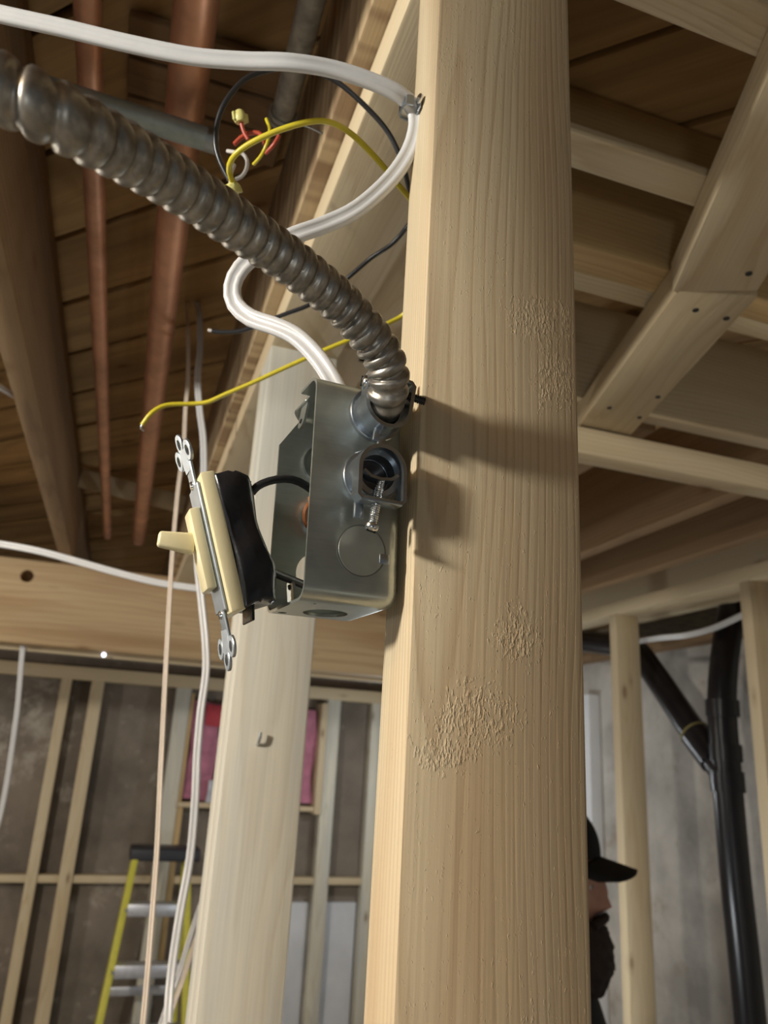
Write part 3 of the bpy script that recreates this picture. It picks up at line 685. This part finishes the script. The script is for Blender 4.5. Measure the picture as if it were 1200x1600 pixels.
wn.matrix_world = box_mat @ Matrix.Translation((0.0235, 0.043, 0.046)) @ frame((-0.3, 0.2, 1), (1, 0, 0)).to_4x4()
tag(wn, 'small orange wire connector inside the metal box', 'wire connector')

# ------------------------------------------------------------------ clamp connectors on the box
def threaded(length, r, mat, parent, mtx, name='screw_shank', pitch=0.0011):
    pts = [Vector((0, 0, length * k / 80)) for k in range(81)]
    bm = sweep(pts, circle(r, 16), None, lambda s, f: 1 + 0.14 * math.sin(2 * math.pi * (s / pitch - f)))
    return link(name, bm, mat, parent, mtx, 60)
def screw_head(parent, mtx, r=0.0031):
    bm = lathe_bm([(0, 0), (r, 0), (r, 0.0012), (r * 0.86, 0.0022), (r * 0.45, 0.0028), (0, 0.0029)], 24)
    h = link('screw_head', bm, SCREWM, parent, mtx, 50)
    link('screw_slot', box_bm(r * 1.5, 0.0007, 0.0006), HOLE, h, Matrix.Translation((0, 0, 0.0028)))
    return h
def ring_bm(r0, r1, h, n=40, bev=0.0004):
    return lathe_bm([(r0, 0), (r1, 0), (r1, h - bev), (r1 - bev, h), (r0, h), (r0, 0)], n)
def strap_bm(pts, width, t):
    """flat strap following 2-D centre line pts in local XY, width along Z"""
    bm = bmesh.new(); rows = []
    n = len(pts)
    for i, (x, y) in enumerate(pts):
        ax, ay = pts[max(i - 1, 0)]; bx, by = pts[min(i + 1, n - 1)]
        l = math.hypot(bx - ax, by - ay); nx, ny = -(by - ay) / l, (bx - ax) / l
        rows.append([bm.verts.new((x + nx * t / 2, y + ny * t / 2, 0)), bm.verts.new((x - nx * t / 2, y - ny * t / 2, 0)),
                     bm.verts.new((x - nx * t / 2, y - ny * t / 2, width)), bm.verts.new((x + nx * t / 2, y + ny * t / 2, width))])
    for a, c in zip(rows, rows[1:]):
        for k in range(4): bm.faces.new((a[k], a[(k + 1) % 4], c[(k + 1) % 4], c[k]))
    bm.faces.new(rows[0][::-1]); bm.faces.new(rows[-1])
    return bm
def connector(u, z, rot, label, with_pipe):
    K = 0.0015
    # local frame: Z out of the near side of the box, X to the right, Y up
    m = box_mat @ Matrix.Translation((u, 0.0, z)) @ Matrix(((1, 0, 0, 0), (0, 0, -1, 0), (0, 1, 0, 0), (0, 0, 0, 1))) @ Matrix.Rotation(rot, 4, 'Z')
    c = empty('clamp_connector', rot=m)
    tag(c, label, 'connector')
    link('collar', ring_bm(0.0086, 0.0138, 0.0026), ZINC, c)
    link('body_ring', ring_bm(0.0088, 0.0118, 0.0085 + K), ZINC, c)
    pts = []
    w, r = 0.0112, 0.0112
    pts += [(-0.0095, -0.0150), (-w, -0.0135), (-w, -0.006), (-w, 0.0)]
    for k in range(1, 16):
        a = math.pi - math.pi * k / 16
        pts.append((r * math.cos(a), r * math.sin(a)))
    pts += [(w, 0.0), (w, -0.006), (w, -0.0135), (0.0095, -0.0150)]
    link('strap', strap_bm(pts, 0.0075, 0.0019), ZINC, c, Matrix.Translation((0, 0, 0.0075 + K)))
    link('strap_bridge', box_bm(0.0205, 0.0022, 0.0075, 0.0005, 2), ZINC, c, Matrix.Translation((0, -0.0150, 0.01125 + K)))
    link('lug', box_bm(0.0050, 0.0085, 0.0030, 0.0010, 2), ZINC, c, Matrix.Translation((-0.0070, -0.0180, 0.0060)))
    link('top_lug', box_bm(0.0042, 0.0080, 0.0022, 0.0006, 2), ZINC, c, Matrix.Translation((0.001, 0.0142, 0.0105)))
    sd = Vector((-0.20, -1, 0.08))
    top = Vector((0.0012, -0.0040, 0.0115))
    L = 0.0235
    if not with_pipe:
        threaded(L, 0.0019, SCREWM, c, Matrix.Translation(top) @ frame(sd, (1, 0, 0)).to_4x4())
        screw_head(c, Matrix.Translation(top + sd.normalized() * (L - 0.0005)) @ frame(sd, (1, 0, 0)).to_4x4())
        link('saddle', strap_bm([(-0.0085, -0.0010), (-0.005, -0.0035), (0.0, -0.0042), (0.005, -0.0035), (0.0085, -0.0010)], 0.006, 0.0014), ZINC, c, Matrix.Translation((0, 0, 0.0085)))
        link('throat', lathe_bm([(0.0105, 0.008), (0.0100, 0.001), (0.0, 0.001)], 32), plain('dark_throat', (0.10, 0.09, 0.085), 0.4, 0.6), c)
    return c
c2 = connector(0.0285, 0.0600, 0.0, 'empty zinc clamp connector with hanging screw on the box', False)
c1 = connector(0.0305, 0.0930, math.radians(172), 'zinc clamp connector gripping the flexible conduit on the box', True)
# clamp screw lying across behind the conduit: bright head at left, dark tail at right
q0, q1 = Vector((0.0880, 0.3120, 2.0170)), Vector((0.1175, 0.3130, 2.0140))
ic = c1.matrix_world.inverted()
threaded((q1 - q0).length, 0.0019, DARKSCREW, c1, ic @ Matrix.Translation(q0) @ frame(q1 - q0, (0, 0, 1)).to_4x4(), 'screw_shank')
screw_head(c1, ic @ Matrix.Translation(q0) @ frame(q0 - q1, (0, 0, 1)).to_4x4(), 0.0036)

# flexible conduit
pitch = 0.0088
def ribs(s, f):
    t = (160.0 * s - 90.0 * s * s - f) % 1.0     # ribs open up away from the tight bend
    return 1.0 - 0.20 * (0.5 - 0.5 * math.cos(2 * math.pi * t)) ** 2.6 + 0.010 * math.sin(2 * math.pi * t)
cp_ = catmull(PATHS['conduit'], 0.00085)
fl = link('flexible_conduit', sweep(cp_, circle(0.0096, 40), None, ribs), FLEX, None, None, 70)
tag(fl, 'ribbed flexible metal conduit curving up left from the box', 'conduit')

# ------------------------------------------------------------------ toggle switch hanging out of the box
a_ = Vector((-0.335, -0.05, 0.94)).normalized()
n_ = Vector((-1, -0.05, 0)); n_ = (n_ - a_ * n_.dot(a_)).normalized()
w_ = a_.cross(n_)
sw_m = Matrix.Translation(Vector((0.0285, 0.352, 1.937))) @ Matrix((n_, w_, a_)).transposed().to_4x4()   # X out of the face, Y width, Z up
sw = empty('toggle_switch', rot=sw_m)
tag(sw, 'ivory toggle switch wrapped in black tape dangling by the box', 'switch')
link('yoke', box_bm(0.0016, 0.0235, 0.060, 0.0005, 1), YOKE, sw)
link('yoke_strip', box_bm(0.0015, 0.0120, 0.084, 0.0005, 1), YOKE, sw)
for s in (1, -1):
    bm = bmesh.new()
    merge(bm, box_bm(0.0013, 0.011, 0.011, 0.0004, 1, (0, 0, 0.004)))
    for yy, zz in ((0, 0.0125), (0.0095, 0.0070), (-0.0095, 0.0070)):
        merge(bm, ring_bm(0.0026, 0.0050, 0.0013, 24, 0.0003), Matrix.Translation((-0.0006, yy, zz)) @ frame((1, 0, 0), (0, 1, 0)).to_4x4())
    e = link('yoke_end', bm, YOKE, sw, Matrix.Translation((0.0005, 0, s * 0.039)) @ Matrix.Rotation(0 if s > 0 else math.pi, 4, 'X') @ Matrix.Rotation(math.radians(7), 4, 'Y') @ Matrix.Rotation(math.radians(4 * s), 4, 'Z'))
    screw = lathe_bm([(0, 0), (0.0022, 0), (0.0018, 0.0010), (0, 0.0012)], 16)
    link('rivet', screw, SCREWM, sw, Matrix.Translation((0.0007, 0, s * 0.031)) @ frame((1, 0, 0), (0, 1, 0)).to_4x4())
link('body', box_bm(0.0070, 0.032, 0.065, 0.0012, 2), IVORY, sw, Matrix.Translation((-0.0044, 0, 0.0005)))
link('collar_plate', box_bm(0.0050, 0.0165, 0.038, 0.0010, 2), IVORY, sw, Matrix.Translation((0.0034, 0, 0.0)))
tg = box_bm(0.0165, 0.0068, 0.0098, 0.0, 1, (0.00825, 0, 0))
for v in tg.verts:
    if v.co.x > 0.008:
        v.co.y *= 0.78; v.co.z *= 0.72
bmesh.ops.bevel(tg, geom=tg.edges[:], offset=0.0014, segments=3, profile=0.5, affect='EDGES')
link('toggle', tg, IVORY, sw, Matrix.Translation((0.0055, 0, 0.0035)) @ Matrix.Rotation(math.radians(-20), 4, 'Y'))
bm = box_bm(0.0150, 0.0345, 0.0610, 0)
bmesh.ops.subdivide_edges(bm, edges=bm.edges[:], cuts=10, use_grid_fill=True)
for v in bm.verts:
    x, y, z = v.co
    v.co.y *= 1 - 0.10 * max(0, -x / 0.0108) - 0.05 * math.sin(z * 190 + x * 160)
    v.co.x += 0.0013 * math.sin(z * 150 + 1) * (1 if x < 0 else 0.2) + 0.0009 * math.sin(y * 300 + z * 90)
    v.co.z += 0.0012 * math.sin(x * 330 + y * 120) + (0.0030 * (-x / 0.0108) if z > 0.025 else 0)*-1
bmesh.ops.bevel(bm, geom=[e for e in bm.edges if e.calc_face_angle(0) > 1.0], offset=0.0012, segments=2, profile=0.5, affect='EDGES')
tp = link('tape_wrap', bm, TAPE, sw, Matrix.Translation((-0.0149, 0, 0.0)), 50)
flap = box_bm(0.0012, 0.022, 0.010, 0.0004, 1)
link('tape_flap', flap, TAPE, tp, Matrix.Translation((0.0035, 0.002, -0.0325)) @ Matrix.Rotation(math.radians(-12), 4, 'Y'))
link('tape_flap', box_bm(0.006, 0.006, 0.0006), TAPE, tp, Matrix.Translation((-0.010, -0.010, 0.0265)) @ Matrix.Rotation(math.radians(-20), 4, 'Y'))
tag(wire('black_wire', PATHS['wire_up'], 0.0020, BLACKI, None, 0.003), 'thick black wire arcing from box to top of the switch', 'wire')
tag(wire('black_wire', PATHS['wire_lo'], 0.0020, BLACKI, None, 0.003), 'short black wire from switch into the box bottom', 'wire')

# ------------------------------------------------------------------ cables and wires
tag(cable('power_cable', PATHS['cable_main'], 0.0100, 0.0058, WHITEC, (-0.30, -0.90, -0.30), None, 0.005), 'white power cable looping from ceiling past staple into the box', 'cable')
st = empty('cable_staple', (0.1165, 0.347, 2.222))
tag(st, 'small metal cable staple on the front stud edge', 'staple')
link('saddle', strap_bm([(-0.004, -0.006), (-0.008, -0.0055), (-0.0095, -0.003), (-0.0095, 0.003), (-0.008, 0.0055), (-0.004, 0.006), (0.001, 0.006)], 0.007, 0.001), ZINC, st, Matrix.Translation((0, -0.001, -0.0035)))
link('base', box_bm(0.0012, 0.017, 0.009, 0.0004, 1), ZINC, st, Matrix.Translation((0.0, 0.0, 0.0)))
link('nail_head', lathe_bm([(0, 0), (0.003, 0), (0.003, 0.0012), (0, 0.0016)], 16), SCREWM, st, Matrix.Translation((-0.0008, -0.0095, 0)) @ frame((-1, -0.3, 0), (0, 0, 1)).to_4x4())

yw = wire('yellow_wire', PATHS['yellow'], 0.0019, YELLOW, None, 0.004)
wire('bare_tip', PATHS['yellow_tip'], 0.0010, SCREWM, yw)
tag(yw, 'long yellow wire arching from junction behind the front stud', 'wire')
bw = wire('black_wire', PATHS['black'], 0.0018, BLACKI, None, 0.004)
wire('bare_tip', PATHS['black_tip'], 0.0014, WHITEI, bw)
tag(bw, 'long black wire looping over the junction behind the front stud', 'wire')
tag(wire('red_wire', PATHS['red'], 0.0017, REDI, None, 0.003), 'curled red wire beside the steel conduit end', 'wire')
tag(wire('red_wire', PATHS['red2'], 0.0015, REDI, None, 0.003), 'short red wire ending in the upper yellow connector', 'wire')
tag(wire('red_wire', PATHS['red3'], 0.0015, REDI, None, 0.003), 'short red wire below the grey conduit end', 'wire')
tag(wire('white_wire', PATHS['white_a'], 0.0014, WHITEI, None, 0.003), 'white wire curl coming from the steel conduit end', 'wire')
tag(wire('white_wire', PATHS['white_b'], 0.0013, WHITEI, None, 0.003), 'white wire rising from the lower yellow connector', 'wire')
tag(wire('yellow_wire', PATHS['yellow_b'], 0.0013, YELLOW, None, 0.003), 'thin yellow wire hanging below the grey conduit', 'wire')
tag(wire('bare_wire', PATHS['bare'], 0.0009, SCREWM, None, 0.003), 'short bare wire end beside the old joist', 'wire')
def nut(path, label):
    p0, p1 = Vector(path[0]), Vector(path[1])
    L = (p1 - p0).length
    bm = lathe_bm([(0, 0), (0.0042, 0.0003), (0.0050, L * 0.25), (0.0044, L * 0.6), (0.0030, L * 0.92), (0, L)], 10)
    merge(bm, box_bm(0.0125, 0.0022, L * 0.7, 0.0006, 1, (0, 0, L * 0.45)))
    o = link('twist_connector', bm, PALEYEL)
    o.matrix_world = Matrix.Translation(p0) @ frame(p1 - p0, (0.9, 0.3, 0)).to_4x4()
    tag(o, label, 'connector')
nut(PATHS['nut_up'], 'pale yellow twist connector on the red wire, upper one')
nut(PATHS['nut_dn'], 'pale yellow twist connector at the yellow wire end, lower one')

FH = (-0.1, -1.0, -0.2)
tag(cable('power_cable', PATHS['thick'], 0.0105, 0.0065, WHITEC, FH, None, 0.01), 'thick white cable hanging from the ceiling behind the switch', 'cable')
tag(cable('power_cable', PATHS['thin'], 0.0066, 0.0050, BEIGEC, FH, None, 0.01), 'thin beige cable hanging left of the thick white one', 'cable')
tag(cable('power_cable', PATHS['pair_a'], 0.0090, 0.0060, WHITEC, FH, None, 0.01), 'white cable slanting past the ladder, upper of two', 'cable')
tag(cable('power_cable', PATHS['pair_b'], 0.0080, 0.0060, BEIGEC, FH, None, 0.01), 'pale cable slanting past the ladder, lower of two', 'cable')
tag(cable('power_cable', PATHS['cross'], 0.0115, 0.0075, WHITEC, (0, -1, 0), None, 0.01), 'white cable crossing in front of the big beam', 'cable')
tag(cable('power_cable', PATHS['left_hang'], 0.0150, 0.0090, WHITEC, (0, -1, 0), None, 0.02), 'white cable hanging from the beam at far left', 'cable')
tag(cable('power_cable', PATHS['left_bit'], 0.0105, 0.0070, WHITEC, (0, -1, 0), None, 0.01), 'white cable end passing above the left joist', 'cable')
tag(cable('power_cable', PATHS['right_arc'], 0.0190, 0.0120, WHITEC, (-0.5, -0.8, -0.2), None, 0.02), 'white cable arching across the top of the drain pipe', 'cable')

# bent nail in the rear stud
bm = sweep(catmull([(0, 0.010, -0.002), (0, 0, 0), (0.0005, -0.005, 0.004), (0.001, -0.006, 0.013)], 0.002), circle(0.0018, 10))
bn = link('bent_nail', bm, SCREWM); bn.location = (0.1523, 0.8835, 1.8560)
tag(bn, 'shiny bent nail sticking out of the grey-streaked stud', 'nail')
led = link('indicator_light', lathe_bm([(0, 0), (0.006, 0), (0.006, 0.005), (0.004, 0.009), (0, 0.010)], 16), LED)
led.matrix_world = Matrix.Translation((-0.0691, 2.68, 2.117)) @ frame((0, -1, -0.2), (1, 0, 0)).to_4x4()
tag(led, 'tiny bright white light under the big beam', 'light')

# ------------------------------------------------------------------ stepladder
lad = empty('stepladder', (0.27, 3.55, 0.0))
tag(lad, 'yellow fiberglass stepladder with black top by concrete wall', 'ladder')
LO = Vector((0.27, 3.55, 0.0))
def lpart(name, p0, p1, w, t, wd, mat, parent=lad):
    p0 = Vector(p0) - LO; p1 = Vector(p1) - LO
    L = (p1 - p0).length
    o = link(name, box_bm(w, t, L, 0.003, 2, (0, 0, L / 2)), mat, parent, Matrix.Translation(p0) @ frame(p1 - p0, wd).to_4x4())
    return o
ZT = 1.40
fl0, fr0 = Vector((0.160, 3.60, ZT)), Vector((0.372, 3.60, ZT))
fl1, fr1 = Vector((0.035, 3.30, 0.0)), Vector((0.505, 3.30, 0.0))
bl0, br0 = Vector((0.162, 3.70, ZT)), Vector((0.370, 3.70, ZT))
bl1, br1 = Vector((0.060, 3.95, 0.0)), Vector((0.480, 3.95, 0.0))
lpart('rail', fl0, fl1, 0.026, 0.060, (1, 0, 0), LADY); lpart('rail', fr0, fr1, 0.026, 0.060, (1, 0, 0), LADY)
lpart('rear_rail', bl0, bl1, 0.022, 0.040, (1, 0, 0), LADY); lpart('rear_rail', br0, br1, 0.022, 0.040, (1, 0, 0), LADY)
cap = link('top_cap', box_bm(0.285, 0.155, 0.050, 0.008, 3), BLACKP, lad, Matrix.Translation(Vector((0.280, 3.645, ZT + 0.012)) - LO))
for k, z in enumerate((1.213, 1.006, 0.80, 0.59, 0.38, 0.17)):
    f = 1 - z / ZT
    a = fl0.lerp(fl1, f); c = fr0.lerp(fr1, f)
    stp = lpart('step', a + Vector((0.012, 0, 0)), c - Vector((0.012, 0, 0)), 0.075, 0.046, (0, 1, 0), ALU)
    rv = link('rivet', lathe_bm([(0, 0), (0.007, 0), (0.005, 0.004), (0, 0.005)], 12), SCREWM, stp, Matrix.Translation((-0.038, 0, -0.004)) @ frame((-1, 0, 0), (0, 1, 0)).to_4x4())
for z in (0.86, 0.42):
    f = 1 - z / ZT
    a = bl0.lerp(bl1, f); c = br0.lerp(br1, f)
    lpart('rear_brace', a, c, 0.035, 0.012, (0, 0, 1), ALU)
for p in (fl1, fr1, bl1, br1):
    link('foot', box_bm(0.045, 0.075, 0.03, 0.006, 2), BLACKP, lad, Matrix.Translation(p + Vector((0, 0, 0.015)) - LO))

# ------------------------------------------------------------------ bearded man in the right room
fw = Vector((0.83, -0.56, 0)).normalized()
lf = Vector((-fw.y, fw.x, 0))
man_m = Matrix.Translation((0.874, 1.494, 0.0)) @ Matrix((fw, lf, Vector((0, 0, 1)))).transposed().to_4x4()   # X forward, Y left, Z up
man = empty('person', rot=man_m)
tag(man, 'bearded man in black cap and jacket standing behind the front stud', 'person')
def skinned(name, nodes, edges, root, mats, sub=2, pick=None):
    me = bpy.data.meshes.new(name)
    keys = list(nodes)
    me.from_pydata([nodes[k][0] for k in keys], [(keys.index(a), keys.index(c)) for a, c in edges], [])
    o = bpy.data.objects.new(name, me); COL.objects.link(o)
    md = o.modifiers.new('skin', 'SKIN'); md.use_smooth_shade = True
    sv = me.skin_vertices[0].data
    for i, k in enumerate(keys):
        r = nodes[k][1]
        sv[i].radius = r if isinstance(r, tuple) else (r, r)
        sv[i].use_root = (k == root)
    ss = o.modifiers.new('sub', 'SUBSURF'); ss.levels = sub; ss.render_levels = sub
    bpy.context.view_layer.update()
    new = bpy.data.meshes.new_from_object(o.evaluated_get(bpy.context.evaluated_depsgraph_get()))
    o.modifiers.clear(); o.data = new
    for m in mats: new.materials.append(m)
    for p in new.polygons:
        p.use_smooth = True
        if pick: p.material_index = pick(p.center)
    return o
N = {'pel': ((-0.03, 0, 0.93), (0.15, 0.12)), 'waist': ((-0.03, 0, 1.10), (0.145, 0.11)), 'chest': ((-0.005, 0, 1.27), (0.16, 0.14)),
     'neck0': ((0.02, 0, 1.43), (0.11, 0.11)), 'neck1': ((-0.005, 0, 1.50), 0.058), 'neck2': ((0.0, 0, 1.56), 0.055)}
Ed = [('pel', 'waist'), ('waist', 'chest'), ('chest', 'neck0'), ('neck0', 'neck1'), ('neck1', 'neck2')]
for s, t in ((1, 'L'), (-1, 'R')):
    N['sh' + t] = ((-0.02, 0.175 * s, 1.39), 0.068); N['el' + t] = ((-0.04, 0.225 * s, 1.12), 0.050)
    N['wr' + t] = ((0.05, 0.215 * s, 0.89), 0.034); N['pa' + t] = ((0.075, 0.210 * s, 0.83), (0.022, 0.036))
    N['hip' + t] = ((-0.03, 0.095 * s, 0.86), 0.092); N['kn' + t] = ((-0.015, 0.11 * s, 0.49), 0.064)
    N['an' + t] = ((-0.035, 0.115 * s, 0.11), 0.046); N['ft' + t] = ((0.05, 0.125 * s, 0.045), (0.044, 0.045)); N['to' + t] = ((0.13, 0.135 * s, 0.036), (0.042, 0.034))
    Ed += [('neck0', 'sh' + t), ('sh' + t, 'el' + t), ('el' + t, 'wr' + t), ('wr' + t, 'pa' + t), ('pel', 'hip' + t), ('hip' + t, 'kn' + t), ('kn' + t, 'an' + t), ('an' + t, 'ft' + t), ('ft' + t, 'to' + t)]
    for j, (dx, l) in enumerate(((0.026, 0.072), (0.009, 0.080), (-0.009, 0.075), (-0.025, 0.060))):
        q = Vector((0.082 + dx, 0.208 * s, 0.795))
        N['f%d%s' % (j, t)] = (tuple(q), 0.0095); N['g%d%s' % (j, t)] = (tuple(q + Vector((0.006, -0.006 * s, -l * 0.55))), 0.0085); N['h%d%s' % (j, t)] = (tuple(q + Vector((-0.004, -0.022 * s, -l))), 0.0070)
        Ed += [('pa' + t, 'f%d%s' % (j, t)), ('f%d%s' % (j, t), 'g%d%s' % (j, t)), ('g%d%s' % (j, t), 'h%d%s' % (j, t))]
    N['t0' + t] = ((0.105, 0.200 * s, 0.835), 0.011); N['t1' + t] = ((0.125, 0.188 * s, 0.800), 0.009)
    Ed += [('pa' + t, 't0' + t), ('t0' + t, 't1' + t)]
def pick(c):
    if c.z > 1.525: return 1
    if c.z < 0.13 : return 3
    if c.z < 0.875 and abs(c.y) > 0.17 and c.x > 0.03: return 1
    if c.z < 0.93: return 2
    return 0
body = skinned('body', N, Ed, 'pel', [JACKET, SKIN, TROUS, BOOT], 2, pick)
body.parent = man
# head: X forward
bm = bmesh.new()
bmesh.ops.create_uvsphere(bm, u_segments=48, v_segments=40, radius=1.0)
def gs(v, c, s): return math.exp(-((v - c) / s) ** 2)
for v in bm.verts:
    x, y, z = v.co
    X, Y, Z = x * 0.098, y * 0.076, z * 0.118
    if x > 0:
        jaw = max(0.0, -z)
        X *= 1 - 0.12 * jaw; 
        front = max(0.0, x) ** 3
        X += 0.031 * gs(Z, -0.038, 0.013) * gs(Y, 0, 0.012) * front            # nose tip
        X += 0.017 * gs(Z, -0.012, 0.022) * gs(Y, 0, 0.009) * front            # nose bridge
        X += 0.007 * gs(Z, 0.017, 0.010) * gs(Y, 0, 0.045) * front             # brow
        X -= 0.010 * gs(Z, 0.000, 0.010) * (gs(Y, 0.031, 0.013) + gs(Y, -0.031, 0.013)) * front   # sockets
        X += 0.008 * gs(Z, -0.066, 0.006) * gs(Y, 0, 0.020) * front + 0.007 * gs(Z, -0.079, 0.006) * gs(Y, 0, 0.018) * front
        X += 0.014 * gs(Z, -0.100, 0.014) * gs(Y, 0, 0.025) * max(0, x)
    if z < 0: Y *= 1 - 0.16 * (-z) ** 1.5
    v.co = (X, Y, Z)
HC = Vector((0.0, 0.0, 1.632))
head = link('head', bm, SKIN, man, Matrix.Translation(HC), 80)
for s in (1, -1):
    e = bmesh.new(); bmesh.ops.create_uvsphere(e, u_segments=16, v_segments=10, radius=0.0115)
    ey = link('eye', e, EYE, head, Matrix.Translation((0.073, 0.031 * s, 0.001)))
    e = bmesh.new(); bmesh.ops.create_uvsphere(e, u_segments=12, v_segments=8, radius=0.0062)
    link('iris', e, BLACKP, ey, Matrix.Translation((0.0066, 0, 0)))
    e = bmesh.new(); bmesh.ops.create_uvsphere(e, u_segments=20, v_segments=14, radius=1.0); bmesh.ops.scale(e, vec=(0.018, 0.008, 0.031), verts=e.verts)
    link('ear', e, SKIN, head, Matrix.Translation((-0.008, 0.076 * s, -0.006)) @ Matrix.Rotation(0.25 * s, 4, 'Z'))
    link('eyebrow', sweep(catmull([(0.083, 0.014 * s, 0.017), (0.082, 0.032 * s, 0.021), (0.070, 0.050 * s, 0.016)], 0.004), circle(0.0042, 8)), HAIR, head)
# beard: lower jaw shell with a drop below the chin, plus moustache
bm = bmesh.new()
bmesh.ops.create_uvsphere(bm, u_segments=40, v_segments=30, radius=1.0)
r = random.Random(5)
for v in bm.verts:
    x, y, z = v.co
    v.co = (x * 0.072 + 0.050, y * 0.071, z * 0.085 - 0.122 + (0.03 if x < 0 and z > 0 else 0))
    v.co *= 1 + 0.035 * r.uniform(-1, 1)
    if v.co.z > -0.068 and v.co.x > 0.03: v.co.x -= 0.030 * gs(v.co.y, 0, 0.030)
link('beard', bm, HAIR, head, Matrix.Identity(4), 80)
link('moustache', sweep(catmull([(0.086, 0.036, -0.068), (0.103, 0.016, -0.058), (0.107, 0, -0.055), (0.103, -0.016, -0.058), (0.086, -0.036, -0.068)], 0.004), circle(0.0085, 10)), HAIR, head)
bm = bmesh.new()
bmesh.ops.create_uvsphere(bm, u_segments=32, v_segments=24, radius=1.0)
for v in bm.verts:
    x, y, z = v.co
    v.co = (x * 0.086 - 0.016, y * 0.080, z * 0.112 + 0.004)
    if v.co.x > 0.03 and v.co.z < 0.05: v.co.x = 0.03
link('hair', bm, HAIR, head, Matrix.Identity(4), 80)
# cap: crown and curved brim
bm = bmesh.new()
bmesh.ops.create_uvsphere(bm, u_segments=40, v_segments=28, radius=1.0)
bmesh.ops.bisect_plane(bm, geom=bm.verts[:] + bm.edges[:] + bm.faces[:], plane_co=(0, 0, -0.05), plane_no=(0, 0, 1), clear_inner=True)
for v in bm.verts: v.co = (v.co.x * 0.106 - 0.004, v.co.y * 0.088, v.co.z * 0.108 + 0.030 + 0.010 * max(0, v.co.x))
hat = link('cap', bm, HATM, man, Matrix.Translation(HC + Vector((0, 0, 0.019))), 80)
md = hat.modifiers.new('t', 'SOLIDIFY'); md.thickness = 0.003
bm = bmesh.new(); rows = []
for i in range(9):
    t = i / 8; row = []
    for j in range(17):
        u = -1 + j / 8
        yy = 0.082 * u * (1 - 0.12 * t)
        x0 = 0.096 * math.sqrt(max(0.02, 1 - (u * 0.94) ** 2))
        x1 = 0.096 + 0.075 * math.sqrt(max(0.0, 1 - abs(u) ** 2.6))
        row.append(bm.verts.new((x0 + (max(x1, x0) - x0) * t, yy, 0.036 - 0.020 * t - 0.020 * u * u)))
    rows.append(row)
for a, c in zip(rows, rows[1:]):
    for j in range(16): bm.faces.new((a[j], a[j + 1], c[j + 1], c[j]))
br = link('brim', bm, HATM, hat, Matrix.Identity(4), 80)
md = br.modifiers.new('t', 'SOLIDIFY'); md.thickness = 0.005
